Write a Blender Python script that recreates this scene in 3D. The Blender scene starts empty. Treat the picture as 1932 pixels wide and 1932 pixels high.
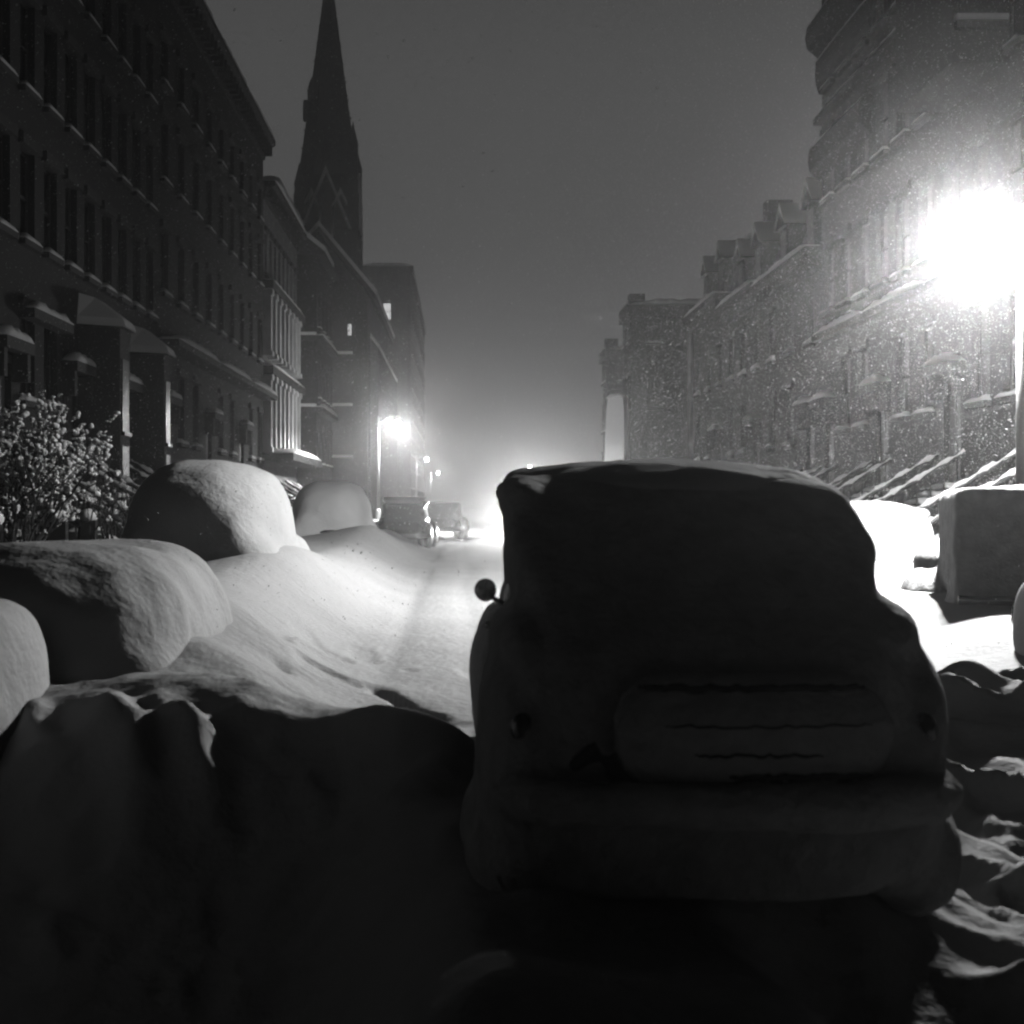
import bpy, math, random
import numpy as np
from math import radians, sin, cos, pi
from mathutils import Vector, Matrix

random.seed(7)
rng = np.random.default_rng(11)
S = bpy.context.scene
C = S.collection

# ------------------------------------------------------------------ camera, sky, exposure
EYE = 1.6
FD = 2600.0                     # focal length in units of the 1932-wide picture
VX, VY = 870.0, 950.0           # vanishing point of the street in that picture
cam_d = bpy.data.cameras.new('camera')
cam = bpy.data.objects.new('camera', cam_d)
C.objects.link(cam)
cam.location = (0, 0, EYE)
cam.rotation_euler = (radians(90), 0, 0)
cam_d.sensor_fit = 'HORIZONTAL'
cam_d.sensor_width = 36.0
cam_d.lens = 36.0 * FD / 1932.0
cam_d.shift_x = (966 - VX) / 1932.0
cam_d.shift_y = (VY - 966) / 1932.0
cam_d.clip_start = 0.05
cam_d.clip_end = 3000
cam_d.dof.use_dof = True
cam_d.dof.focus_distance = 20.0
cam_d.dof.aperture_fstop = 2.6
S.camera = cam

S.view_settings.view_transform = 'Standard'
S.view_settings.look = 'None'
S.view_settings.exposure = 0.0
S.view_settings.gamma = 1.0
S.render.engine = 'CYCLES'
S.cycles.use_denoising = True
S.cycles.pixel_filter_type = 'BLACKMAN_HARRIS'
S.cycles.filter_width = 2.3
S.cycles.max_bounces = 6
S.cycles.diffuse_bounces = 1
S.cycles.volume_bounces = 1
S.cycles.sample_clamp_indirect = 0.35
S.cycles.caustics_reflective = False
S.cycles.caustics_refractive = False
S.render.film_transparent = False

SKY = 0.078
W = bpy.data.worlds.new('World')
S.world = W
W.use_nodes = True
nt = W.node_tree
for n in list(nt.nodes):
    nt.nodes.remove(n)
o_ = nt.nodes.new('ShaderNodeOutputWorld')
bg = nt.nodes.new('ShaderNodeBackground')
tc = nt.nodes.new('ShaderNodeTexCoord')
sp = nt.nodes.new('ShaderNodeSeparateXYZ')
def wmr(lo, hi, a, b):
    m = nt.nodes.new('ShaderNodeMapRange')
    m.interpolation_type = 'SMOOTHSTEP'
    m.inputs[1].default_value = lo; m.inputs[2].default_value = hi
    m.inputs[3].default_value = a; m.inputs[4].default_value = b
    return m
# a low city glow on the clouds over the far end of the street; the rest of the night sky is dark
my = wmr(0.35, 0.86, 0.0, 1.0)
mz = wmr(0.26, 0.60, 1.0, 0.08)
mu = nt.nodes.new('ShaderNodeMath'); mu.operation = 'MULTIPLY'
ms = nt.nodes.new('ShaderNodeMath'); ms.operation = 'MULTIPLY_ADD'
ms.inputs[1].default_value = SKY; ms.inputs[2].default_value = 0.0012
nt.links.new(tc.outputs['Generated'], sp.inputs[0])
nt.links.new(sp.outputs['Y'], my.inputs[0])
nt.links.new(sp.outputs['Z'], mz.inputs[0])
nt.links.new(my.outputs[0], mu.inputs[0])
nt.links.new(mz.outputs[0], mu.inputs[1])
nt.links.new(mu.outputs[0], ms.inputs[0])
nt.links.new(ms.outputs[0], bg.inputs['Strength'])
bg.inputs['Color'].default_value = (1, 1, 1, 1)
nt.links.new(bg.outputs[0], o_.inputs['Surface'])

# watts of the street lamps: light thrown down by the shade, and light of the bare globe in all directions
LAMP_NEAR = (30000.0, 2600.0)
LAMP_MID = (26000.0, 6500.0)
LAMP_FAR = (5000.0, 2000.0)
HEADLIGHT = 4000.0

# ------------------------------------------------------------------ helpers
def at(xd, yd, Y):
    """picture point (1932 grid) at distance Y -> world point"""
    return Vector(((xd - VX) / FD * Y, Y, EYE + (VY - yd) / FD * Y))

def hashn(ix, iy, seed):
    n = (ix.astype(np.int64) * 374761393 + iy.astype(np.int64) * 668265263 + seed * 974711) & 0xffffffff
    n = ((n ^ (n >> 13)) * 1274126177) & 0xffffffff
    n = (n ^ (n >> 16)) & 0xffff
    return n / 65535.0
def vnoise(x, y, seed=0):
    x0 = np.floor(x); y0 = np.floor(y)
    fx = x - x0; fy = y - y0
    fx = fx*fx*fx*(fx*(fx*6-15)+10); fy = fy*fy*fy*(fy*(fy*6-15)+10)
    a = hashn(x0, y0, seed); b = hashn(x0+1, y0, seed); c = hashn(x0, y0+1, seed); d = hashn(x0+1, y0+1, seed)
    return (a*(1-fx)+b*fx)*(1-fy) + (c*(1-fx)+d*fx)*fy
def fbm(x, y, seed=0, oct=4):
    s = 0; a = 0.5
    for k in range(oct):
        s = s + a*(vnoise(x, y, seed+k*17)-0.5); a *= 0.5; x = x*2.03+3.1; y = y*2.03+1.7
    return s
def sstep(a, b, x):
    t = np.clip((x-a)/(b-a), 0, 1); return t*t*(3-2*t)

class MB:
    """collects polygons of ONE mesh object"""
    def __init__(self): self.v = []; self.f = []
    def add(self, vs, fs):
        b = len(self.v); self.v += [tuple(p) for p in vs]; self.f += [tuple(b+i for i in f) for f in fs]; return self
    def box(self, x0, x1, y0, y1, z0, z1):
        return self.add([(x0,y0,z0),(x1,y0,z0),(x1,y1,z0),(x0,y1,z0),(x0,y0,z1),(x1,y0,z1),(x1,y1,z1),(x0,y1,z1)],
                        [(0,3,2,1),(4,5,6,7),(0,1,5,4),(1,2,6,5),(2,3,7,6),(3,0,4,7)])
    def prism(self, poly, axis, a, b):
        """poly: 2-D outline, extruded along axis from a to b"""
        n = len(poly)
        def p(q, t):
            return {'x': (t, q[0], q[1]), 'y': (q[0], t, q[1]), 'z': (q[0], q[1], t)}[axis]
        vs = [p(q, a) for q in poly] + [p(q, b) for q in poly]
        fs = [tuple(range(n-1, -1, -1)), tuple(range(n, 2*n))]
        fs += [(i, (i+1) % n, n+(i+1) % n, n+i) for i in range(n)]
        return self.add(vs, fs)
    def tube(self, pts, r, n=8, r1=None, cap=True):
        pts = [Vector(p) for p in pts]; m = len(pts); vs = []; fs = []
        for i, p in enumerate(pts):
            t = (pts[min(i+1, m-1)] - pts[max(i-1, 0)]).normalized()
            u = t.orthogonal().normalized() if abs(t.z) > .95 else t.cross(Vector((0,0,1))).normalized()
            w = t.cross(u)
            rr = r if r1 is None else r + (r1-r)*i/(m-1)
            if isinstance(r, (list, tuple)): rr = r[i]
            for k in range(n):
                a = 2*pi*k/n; vs.append(p + (u*cos(a) + w*sin(a))*rr)
        for i in range(m-1):
            for k in range(n):
                fs.append((i*n+k, i*n+(k+1) % n, (i+1)*n+(k+1) % n, (i+1)*n+k))
        if cap: fs += [tuple(range(n-1, -1, -1)), tuple(range((m-1)*n, m*n))]
        return self.add(vs, fs)
    def lathe(self, prof, cx=0, cy=0, n=20):
        """prof: (radius, z) from bottom to top"""
        vs = []; fs = []
        for r, z in prof:
            for k in range(n):
                a = 2*pi*k/n; vs.append((cx+r*cos(a), cy+r*sin(a), z))
        for i in range(len(prof)-1):
            for k in range(n):
                fs.append((i*n+k, i*n+(k+1) % n, (i+1)*n+(k+1) % n, (i+1)*n+k))
        fs += [tuple(range(n-1, -1, -1)), tuple(range((len(prof)-1)*n, len(prof)*n))]
        return self.add(vs, fs)
    def ell(self, c, r, nu=20, nv=12, e=1.0):
        vs = []; fs = []
        def pw(t): return math.copysign(abs(t)**e, t)
        for j in range(1, nv):
            ph = -pi/2 + pi*j/nv
            for i in range(nu):
                th = 2*pi*i/nu
                vs.append((c[0]+r[0]*pw(cos(ph))*pw(cos(th)), c[1]+r[1]*pw(cos(ph))*pw(sin(th)), c[2]+r[2]*pw(sin(ph))))
        for j in range(nv-2):
            for i in range(nu):
                fs.append((j*nu+i, j*nu+(i+1) % nu, (j+1)*nu+(i+1) % nu, (j+1)*nu+i))
        lo = len(vs); vs += [(c[0],c[1],c[2]-r[2]), (c[0],c[1],c[2]+r[2])]
        for i in range(nu):
            fs.append((lo, (i+1) % nu, i)); fs.append((lo+1, (nv-2)*nu+i, (nv-2)*nu+(i+1) % nu))
        return self.add(vs, fs)
    def mesh(self, name, m=None, smooth=False):
        me = bpy.data.meshes.new(name)
        me.from_pydata(self.v, [], self.f)
        if m: me.materials.append(m)
        if smooth:
            me.polygons.foreach_set('use_smooth', [True]*len(me.polygons))
        me.update()
        return me
    def build(self, name, m, parent=None, smooth=False):
        return link(name, self.mesh(name, m, smooth), parent)

def link(name, me, parent=None):
    o = bpy.data.objects.new(name, me); C.objects.link(o)
    if parent: o.parent = parent
    return o
def tag(o, label=None, cat=None, group=None, kind=None):
    if label: o['label'] = label
    if cat: o['category'] = cat
    if group: o['group'] = group
    if kind: o['kind'] = kind
    return o
def empty(name, loc, rz=0.0):
    o = bpy.data.objects.new(name, None); C.objects.link(o)
    o.location = loc; o.rotation_euler = (0, 0, rz); o.empty_display_size = .3
    return o
def copy_tree(o, parent=None):
    c = o.copy(); C.objects.link(c)
    if parent: c.parent = parent
    for ch in list(o.children): copy_tree(ch, c)
    return c
def remesh(o, vox=0.04, it=8, noise=0.0, size=0.5):
    m = o.modifiers.new('remesh', 'REMESH'); m.mode = 'VOXEL'; m.voxel_size = vox; m.use_smooth_shade = True
    m = o.modifiers.new('smooth', 'SMOOTH'); m.factor = 0.5; m.iterations = it
    if noise:
        t = bpy.data.textures.new('drift', 'CLOUDS'); t.noise_scale = size; t.noise_depth = 2
        m = o.modifiers.new('drift', 'DISPLACE'); m.texture = t; m.strength = noise; m.mid_level = 0.5
        m.texture_coords = 'GLOBAL'
    return o

# ------------------------------------------------------------------ materials (the photograph is black and white)
def mat(name, g, rough=0.8, var=0.0, scale=3.0, bump=0.0, bscale=20.0, metal=0.0, spec=0.3, sx=(1,1,1)):
    m = bpy.data.materials.new(name); m.use_nodes = True
    n = m.node_tree; b = n.nodes['Principled BSDF']
    b.inputs['Base Color'].default_value = (g, g, g, 1)
    b.inputs['Roughness'].default_value = rough
    b.inputs['Metallic'].default_value = metal
    b.inputs['Specular IOR Level'].default_value = spec
    t = n.nodes.new('ShaderNodeTexCoord')
    mp = n.nodes.new('ShaderNodeMapping'); mp.inputs['Scale'].default_value = sx
    n.links.new(t.outputs['Object'], mp.inputs[0])
    if var:
        z = n.nodes.new('ShaderNodeTexNoise'); z.inputs['Scale'].default_value = scale; z.inputs['Detail'].default_value = 5
        r = n.nodes.new('ShaderNodeMapRange')
        r.inputs[1].default_value = .3; r.inputs[2].default_value = .7
        r.inputs[3].default_value = max(0, g*(1-var)); r.inputs[4].default_value = min(1, g*(1+var))
        n.links.new(mp.outputs[0], z.inputs['Vector']); n.links.new(z.outputs['Fac'], r.inputs[0])
        n.links.new(r.outputs[0], b.inputs['Base Color'])
    if bump:
        z = n.nodes.new('ShaderNodeTexNoise'); z.inputs['Scale'].default_value = bscale; z.inputs['Detail'].default_value = 4
        u = n.nodes.new('ShaderNodeBump'); u.inputs['Strength'].default_value = 1.0; u.inputs['Distance'].default_value = bump
        n.links.new(mp.outputs[0], z.inputs['Vector']); n.links.new(z.outputs['Fac'], u.inputs['Height'])
        n.links.new(u.outputs[0], b.inputs['Normal'])
    return m
def brickmat(name, g, mortar, sc=1.0):
    m = mat(name, g, 0.9)
    n = m.node_tree; b = n.nodes['Principled BSDF']
    t = n.nodes.new('ShaderNodeTexCoord'); s = n.nodes.new('ShaderNodeSeparateXYZ'); c = n.nodes.new('ShaderNodeCombineXYZ')
    a = n.nodes.new('ShaderNodeMath'); a.operation = 'ADD'
    n.links.new(t.outputs['Object'], s.inputs[0]); n.links.new(s.outputs[0], a.inputs[0]); n.links.new(s.outputs[1], a.inputs[1])
    n.links.new(a.outputs[0], c.inputs[0]); n.links.new(s.outputs[2], c.inputs[1])
    k = n.nodes.new('ShaderNodeTexBrick'); k.inputs['Scale'].default_value = sc
    k.inputs['Color1'].default_value = (g*.8,)*3+(1,); k.inputs['Color2'].default_value = (g*1.25,)*3+(1,)
    k.inputs['Mortar'].default_value = (mortar,)*3+(1,)
    k.inputs['Brick Width'].default_value = .42; k.inputs['Row Height'].default_value = .15; k.inputs['Mortar Size'].default_value = .012
    z = n.nodes.new('ShaderNodeTexNoise'); z.inputs['Scale'].default_value = .8; z.inputs['Detail'].default_value = 6
    x = n.nodes.new('ShaderNodeMix'); x.data_type = 'RGBA'; x.blend_type = 'MULTIPLY'; x.inputs['Factor'].default_value = .7
    n.links.new(c.outputs[0], k.inputs['Vector']); n.links.new(t.outputs['Object'], z.inputs['Vector'])
    n.links.new(k.outputs['Color'], x.inputs[6]); n.links.new(z.outputs['Fac'], x.inputs[7]); n.links.new(x.outputs[2], b.inputs['Base Color'])
    return m
def emit(name, s):
    m = bpy.data.materials.new(name); m.use_nodes = True
    b = m.node_tree.nodes['Principled BSDF']
    b.inputs['Base Color'].default_value = (.8,.8,.8,1)
    b.inputs['Emission Color'].default_value = (1,1,1,1); b.inputs['Emission Strength'].default_value = s
    return m

M = dict(
    snow=mat('snow', .82, .75, .05, 1.5, .012, 14, spec=.2),
    snow_ground=mat('snow_ground', .80, .75, .06, .8, .02, 9, spec=.2),
    snow_crust=mat('snow_crust', .72, .8, .22, 5.0, .02, 22, spec=.2),
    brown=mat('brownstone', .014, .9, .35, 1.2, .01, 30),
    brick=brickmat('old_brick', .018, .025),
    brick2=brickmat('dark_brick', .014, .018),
    trim=mat('stone_trim', .028, .85, .25, 2),
    pale=mat('pale_stone', .66, .85, .2, 1.5, .006, 25),
    stone=mat('house_stone', .16, .85, .3, 1.5),
    white=mat('whitewash', .88, .85, .04, .7),
    slate=mat('slate', .05, .7, .3, 3),
    glass=mat('window_glass', .012, .35, spec=.3),
    sash=mat('sash_wood', .03, .6),
    wood=mat('door_wood', .05, .5, .3, 4, sx=(1,1,.15)),
    iron=mat('iron', .03, .45, metal=.3),
    post=mat('lamp_post_paint', .35, .5),
    paint=mat('car_paint', .025, .25, spec=.6),
    chrome=mat('chrome', .35, .25, metal=1.0),
    rubber=mat('rubber', .02, .8),
    red=mat('tail_glass', .04, .15, spec=.6),
    bark=mat('bark', .05, .9, .3, 12),
    plate=mat('plate', .25, .5),
)
M['lamp'] = emit('lamp_globe', 60.0)
M['lit'] = emit('lit_window', 0.75)
M['headlight'] = emit('headlight', 120.0)

# ------------------------------------------------------------------ ground: one sheet of snow
def ridged(x, y, seed):
    return 1-2*np.abs(vnoise(x, y, seed)-.5)
def ground_h(x, y):
    h = 0.05*fbm(x*.35, y*.35, 3, 3)
    wob = .5*fbm(y*.22, x*0+2.2, 8, 3)
    # drifts as high as the bonnets along the left row of cars, sliding down into the street
    lft = sstep(9, 14, y)
    h = h + (.36+.36*lft)*sstep(-.7+wob, -2.7+wob, x)**(1+.3*lft) - .22*sstep(-4.4, -5.8, x)*lft
    h = h + .30*sstep(4.9+wob, 6.6+wob, x) + .12*sstep(8.4, 9.6, x)
    # wheel ruts and pits in the street
    for rx, rs in ((.1,.2),(1.55,.2),(-.75,.16),(2.7,.2)):
        w_ = rx+.25*fbm(y*.12, x*0+rx, 91, 2)
        h = h - .022*np.exp(-((x-w_)/rs)**2)*sstep(9, 13, y)
    # shoulder of snow behind the buried car, breaking towards the camera in lumpy steps
    h = h + .22*np.exp(-((x+1.75)/.95)**2 - ((y-9.6)/.8)**2)
    h = h + .34*np.exp(-((x+2.1)/1.0)**2 - ((y-11.6)/2.4)**2) + .34*np.exp(-((x+2.5)/1.05)**2 - ((y-19)/3.2)**2) + .34*np.exp(-((x+2.5)/1.1)**2 - ((y-37.5)/3.6)**2)
    h = h + .30*np.exp(-((x-7.4)/1.6)**2 - ((y-24.2)/1.3)**2)
    # long ridge across the left foreground, rounded on top and falling away on the camera's side
    yc = np.interp(x, [-4,-1.2,-.3,.6], [8.3,8.15,7.75,7.6]) + .2*fbm(x*.8+.3*y, y*.8, 21, 3)
    A = np.interp(x, [-6,-4,-2.7,-2.2,-1.75,-1.25,-.85,-.45,0,.5,.9], [.48,.48,.51,.54,.62,.60,.47,.38,.24,.1,0])
    cr = np.exp(-(np.maximum(y-yc, 0)/.8)**2 - (np.maximum(yc-y, 0)/1.0)**2)
    lump = .12*fbm(x*1.1+.3*y, y*1.2, 141, 2) + .09*fbm(x*2.4+y, y*2.6-x, 149, 6)
    side = sstep(.75, -.2, x)
    lump = lump + sstep(yc, yc-.5, y)*(.09*ridged(x*2.1+.7*y, y*2.3-.5*x, 151) + .06*ridged(x*4.3, y*4.7+x, 153) - .07)
    h = h + cr*np.maximum(A-h, 0)*side + lump*side*sstep(5.2, 7.0, y)*sstep(10, 9, y)
    h = h - .90*sstep(yc+.45, yc-2.3, y)*sstep(.1, -.9, x)
    for (bx, by, bh, ln, wd) in ((-1.85,7.5,.20,.50,.15),(-1.45,7.5,.17,.45,.11),(-2.35,7.7,.10,.4,.12)):
        u = (x-bx)*.57-(y-by)*.82; v = (x-bx)*.82+(y-by)*.57 + .12*fbm(x*3, y*3, 171, 3)
        h = h + bh*np.exp(-(u/ln)**2 - (v/wd)**2)
    # a broken crack in the crust of the street
    u = (x+.47)*.41-(y-10.9)*.91; v = (x+.47)*.91+(y-10.9)*.41 + .22*fbm(x*3, y*3, 181, 3)
    h = h - .16*np.exp(-(u/.75)**4 - (v/.07)**2) - .05*sstep(.70, .80, vnoise(x*3.1+.5*y, y*1.3, 187))*sstep(1.6, .8, np.abs(x+.6))*sstep(9.2, 10, y)*sstep(16, 12, y)
    h = h + .13*np.exp(-((x+.36)/.30)**2 - ((y-7.7)/.35)**2) + .07*np.exp(-((x+.02)/.2)**2 - ((y-7.9)/.2)**2)
    h = h - .5*sstep(6.6, 5.2, y)*sstep(.9, 1.6, x)*sstep(2.6, 1.9, x)
    # drift behind the near car, close to the camera
    h = h + .20*np.exp(-((x-.0)/.6)**2 - ((y-4.1)/.6)**2) + .12*np.exp(-((x-.9)/.7)**2 - ((y-4.1)/.55)**2) + .08*fbm(x*1.6, y*1.6, 161, 4)*sstep(6, 4.5, y)
    # snow packed under the near car
    h = h + .20*sstep(.95, .6, np.abs(x-1.02))*sstep(5.2, 6.0, y)*sstep(10.2, 9.4, y)
    # bank right of the near car: lumpy, falling away towards the camera
    rt = sstep(1.9, 2.6, x)
    h = h + rt*(.16*sstep(8.6, 10.2, y)*sstep(12.6, 11.2, y) - .50*sstep(10.0, 5.6, y))
    m = rt*sstep(11.6, 10.2, y)
    h = h + m*(.26*ridged(x*1.3+.4*y, y*1.5, 41)**1.5 + .13*ridged(x*2.9, y*3.2+x, 47) + .14*fbm(x*3.3, y*3.3, 51, 5) - .12)
    # rough surface everywhere close
    near = sstep(26, 8, y)
    h = h + near*(.04*fbm(x*1.7, y*1.7, 61, 4)) + .03*fbm(x*6, y*6, 71, 4)*sstep(12, 6, y)
    return h

def spaced(dense0, dense1, step, lo, hi, grow):
    a = list(np.arange(dense0, dense1, step)); s = step
    while a[-1] < hi:
        s *= grow; a.append(a[-1]+s)
    s = step; b = []
    p = dense0
    while p > lo:
        s *= grow; p -= s; b.append(p)
    return np.array(b[::-1]+a)
gx = spaced(-3.6, 4.9, .045, -900, 900, 1.06)
gy = spaced(2.4, 12.5, .04, -60, 1400, 1.02)
GX, GY = np.meshgrid(gx, gy, indexing='ij')
GZ = ground_h(GX, GY)
far = sstep(60, 300, np.abs(GX)) ; GZ = GZ*(1-far)
nx, ny = GX.shape
me = bpy.data.meshes.new('snow_ground')
vs = np.stack([GX, GY, GZ], -1).reshape(-1, 3)
I, J = np.meshgrid(np.arange(nx-1), np.arange(ny-1), indexing='ij')
fs = np.stack([I*ny+J, (I+1)*ny+J, (I+1)*ny+J+1, I*ny+J+1], -1).reshape(-1, 4)
me.vertices.add(len(vs)); me.vertices.foreach_set('co', vs.ravel())
me.loops.add(fs.size); me.loops.foreach_set('vertex_index', fs.ravel().astype(np.int32))
me.polygons.add(len(fs)); me.polygons.foreach_set('loop_start', np.arange(0, fs.size, 4, dtype=np.int32))
me.polygons.foreach_set('use_smooth', [True]*len(fs))
me.update(calc_edges=True); me.validate()
me.materials.append(M['snow_ground'])
tag(link('ground', me), kind='structure')

def gz(x, y):
    return float(ground_h(np.array([x], float), np.array([y], float))[0])

# ------------------------------------------------------------------ houses (local: x along the facade, -y towards the street, z up)
def snow_slab(mb, x0, x1, y0, y1, z, t, seed=0):
    """a soft lump of snow lying on a ledge: rounded top, uneven thickness"""
    n = max(3, int((x1-x0)/.22)); vs = []; fs = []
    rnd = random.Random(seed*131+int(x0*37)+int(z*91))
    prof = [(0, 0), (0.02, .6), (.18, .95), (.5, 1.0), (.82, .9), (.98, .55), (1, 0)]
    k = len(prof)
    for i in range(n+1):
        u = i/n; e = min(1, 5*u+.15, 5*(1-u)+.15)
        tt = t*e*(.75+.5*rnd.random()); ov = .03*rnd.random()
        for (a, b) in prof:
            vs.append((x0+(x1-x0)*u, (y0-ov)+(y1-y0+ov)*a, z+tt*b))
    for i in range(n):
        for j in range(k-1):
            fs.append((i*k+j, (i+1)*k+j, (i+1)*k+j+1, i*k+j+1))
        fs.append((i*k+k-1, (i+1)*k+k-1, (i+1)*k, i*k))
    fs += [tuple(range(k)), tuple(range((n+1)*k-1, n*k-1, -1))]
    mb.add(vs, fs)

_winc = {}
def window(parent, cx, z, w, h, depth=.22, snow=.13, arch=False, lit=False, sillw=.16):
    key = (round(w, 2), round(h, 2), round(snow, 2), lit, round(depth, 2))
    if key not in _winc:
        f = MB(); b = .07
        f.box(-w/2, -w/2+b, depth-.06, depth+.02, 0, h).box(w/2-b, w/2, depth-.06, depth+.02, 0, h)
        f.box(-w/2+b, w/2-b, depth-.06, depth+.02, 0, b).box(-w/2+b, w/2-b, depth-.06, depth+.02, h-b, h)
        f.box(-w/2+b, w/2-b, depth-.08, depth+.01, h*.5-.03, h*.5+.03)
        f.box(-.02, .02, depth-.045, depth+.01, h*.5+.03, h-b)
        p = MB().box(-w/2+b*.5, w/2-b*.5, depth-.01, depth+.012, b*.5, h-b*.5)
        s = MB().box(-w/2-.12, w/2+.12, -sillw, depth-.062, -.14, -.002)
        l = MB().box(-w/2-.16, w/2+.16, -sillw*.8, 0.0, h+.002, h+.24)
        n = MB(); snow_slab(n, -w/2-.10, w/2+.10, -sillw+.01, depth-.08, 0.0, snow)
        _winc[key] = (f.mesh('window', M['sash']), p.mesh('pane', M['lit'] if lit else M['glass']), s.mesh('sill', M['trim']),
                      l.mesh('lintel', M['trim']), n.mesh('sill_snow', M['snow'], True))
    f, p, s, l, n = _winc[key]
    o = link('window', f, parent); o.location = (cx, 0, z)
    link('pane', p, o); link('sill', s, o); link('lintel', l, o)
    if snow: link('sill_snow', n, o)
    return o

def wall_with_holes(w, H, D, holes, z0=-.3, depth=.26):
    """front wall at y=0 with real openings, plus sides, back and flat roof"""
    mb = MB()
    xs = sorted({0.0, w, *[a for h in holes for a in (h[0], h[1])]})
    zs = sorted({z0, H, *[a for h in holes for a in (h[2], h[3])]})
    for i in range(len(xs)-1):
        for j in range(len(zs)-1):
            x0, x1, a, b = xs[i], xs[i+1], zs[j], zs[j+1]
            mx, mz_ = (x0+x1)/2, (a+b)/2
            if any(h[0] < mx < h[1] and h[2] < mz_ < h[3] for h in holes): continue
            mb.add([(x0,0,a),(x1,0,a),(x1,0,b),(x0,0,b)], [(0,1,2,3)])
    for (x0, x1, a, b) in holes:
        d = depth
        mb.add([(x0,0,a),(x1,0,a),(x1,0,b),(x0,0,b),(x0,d,a),(x1,d,a),(x1,d,b),(x0,d,b)],
               [(0,4,5,1),(1,5,6,2),(2,6,7,3),(3,7,4,0),(4,7,6,5)])
    mb.add([(0,0,z0),(w,0,z0),(w,D,z0),(0,D,z0),(0,0,H),(w,0,H),(w,D,H),(0,D,H)], [(1,2,6,5),(2,3,7,6),(3,0,4,7),(4,5,6,7)])
    return mb

def stoop(parent, cx, ztop, rail=True, w=1.7, run=2.9, n=9, zb=.25):
    st = MB(); sn = MB()
    for k in range(n):
        za = zb + (ztop-zb)*(k+1)/n
        ya = -run + run*k/n
        st.box(cx-w/2, cx+w/2, ya, ya+run/n-(0.0 if k < n-1 else .002), zb-.6, za)
        snow_slab(sn, cx-w/2+.02, cx+w/2-.02, ya-.02, ya+run/n, za+.001, .13, k)
    so = st.build('stoop', M['brown'], parent)
    if rail:
        for sx in (-1, 1):
            r = MB(); x = cx+sx*(w/2+.09)
            r.box(x-.09, x+.09, -run-.25, -run+.02, zb-.6, zb+1.05)
            p0, p1 = Vector((x, -run-.1, zb+.85)), Vector((x, -.03, ztop+.85))
            r.tube([p0, p1], .055, 8)
            for k in range(9):
                q = p0.lerp(p1, (k+.5)/9); r.tube([q, (q.x, q.y, q.z-.86)], .025, 6)
            r.build('handrail', M['iron'], so)
            t = MB(); rq = random.Random(int(cx*100)+sx)
            nn = 34; t.tube([p0.lerp(p1, i/nn)+Vector((rq.uniform(-.012,.012), 0, .065+rq.uniform(-.01,.03))) for i in range(nn+1)], [max(.012, .042+.03*sin(i*.9+sx)+rq.uniform(-.018,.02)) for i in range(nn+1)], 8)
            t.ell((x, -run-.11, zb+1.13), (.17,.19,.13), 12, 8)
            t.build('rail_snow', M['snow'], so, True)
    sn.build('step_snow', M['snow'], so, True)
    return so

def door(parent, cx, z, w=1.15, h=2.6):
    d = MB().box(cx-w/2, cx+w/2, .14, .2, z, z+h)
    for a in (.12, .58):
        for sx in (-1, 1):
            x0 = cx + (0.04 if sx > 0 else -w/2+.1); x1 = cx + (w/2-.1 if sx > 0 else -.04)
            d.box(x0, x1, .12, .145, z+h*a, z+h*(a+.34))
    o = d.build('door', M['wood'], parent)
    MB().ell((cx+.07, .09, z+1.05), (.04,.05,.04), 8, 6).build('handle', M['chrome'], o)
    hd = MB().box(cx-w/2-.35, cx+w/2+.35, -.42, -.002, z+h+.25, z+h+.5)
    for sx in (-1, 1): hd.box(cx+sx*(w/2+.2)-.1, cx+sx*(w/2+.2)+.1, -.34, -.004, z+h-.35, z+h+.248)
    ho = hd.build('door_hood', M['trim'], parent)
    n = MB(); snow_slab(n, cx-w/2-.34, cx+w/2+.34, -.41, -.01, z+h+.501, .22); n.build('hood_snow', M['snow'], ho, True)
    return o

def cornice(parent, w, H, drop=.95, out=.62, snow=.2, m='trim'):
    prof = [(0.001, H-drop), (-.10, H-drop), (-.12, H-drop+.18), (-.22, H-.42), (-out*.85, H-.30), (-out, H-.24), (-out, H), (0.001, H)]
    c = MB().prism([(-a if False else a, b) for a, b in prof], 'x', 0.0, w)
    nb = int(w/.7)
    for k in range(nb):
        x = (k+.5)*w/nb; c.box(x-.09, x+.09, -out*.8, -.13, H-drop+.12, H-.31)
    o = c.build('cornice', M[m], parent)
    n = MB(); snow_slab(n, .02, w-.02, -out+.01, .5, H+.002, snow, 5); n.build('cornice_snow', M['snow'], o, True)
    return o

def ledge(parent, x0, x1, z, out=.3, snow=.2, t=.22, name='ledge', m='trim'):
    o = MB().box(x0, x1, -out, -.003, z-t, z).build(name, M[m], parent)
    n = MB(); snow_slab(n, x0+.02, x1-.02, -out+.01, -.02, z+.002, snow, 3); n.build('ledge_snow', M['snow'], o, True)
    return o

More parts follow.
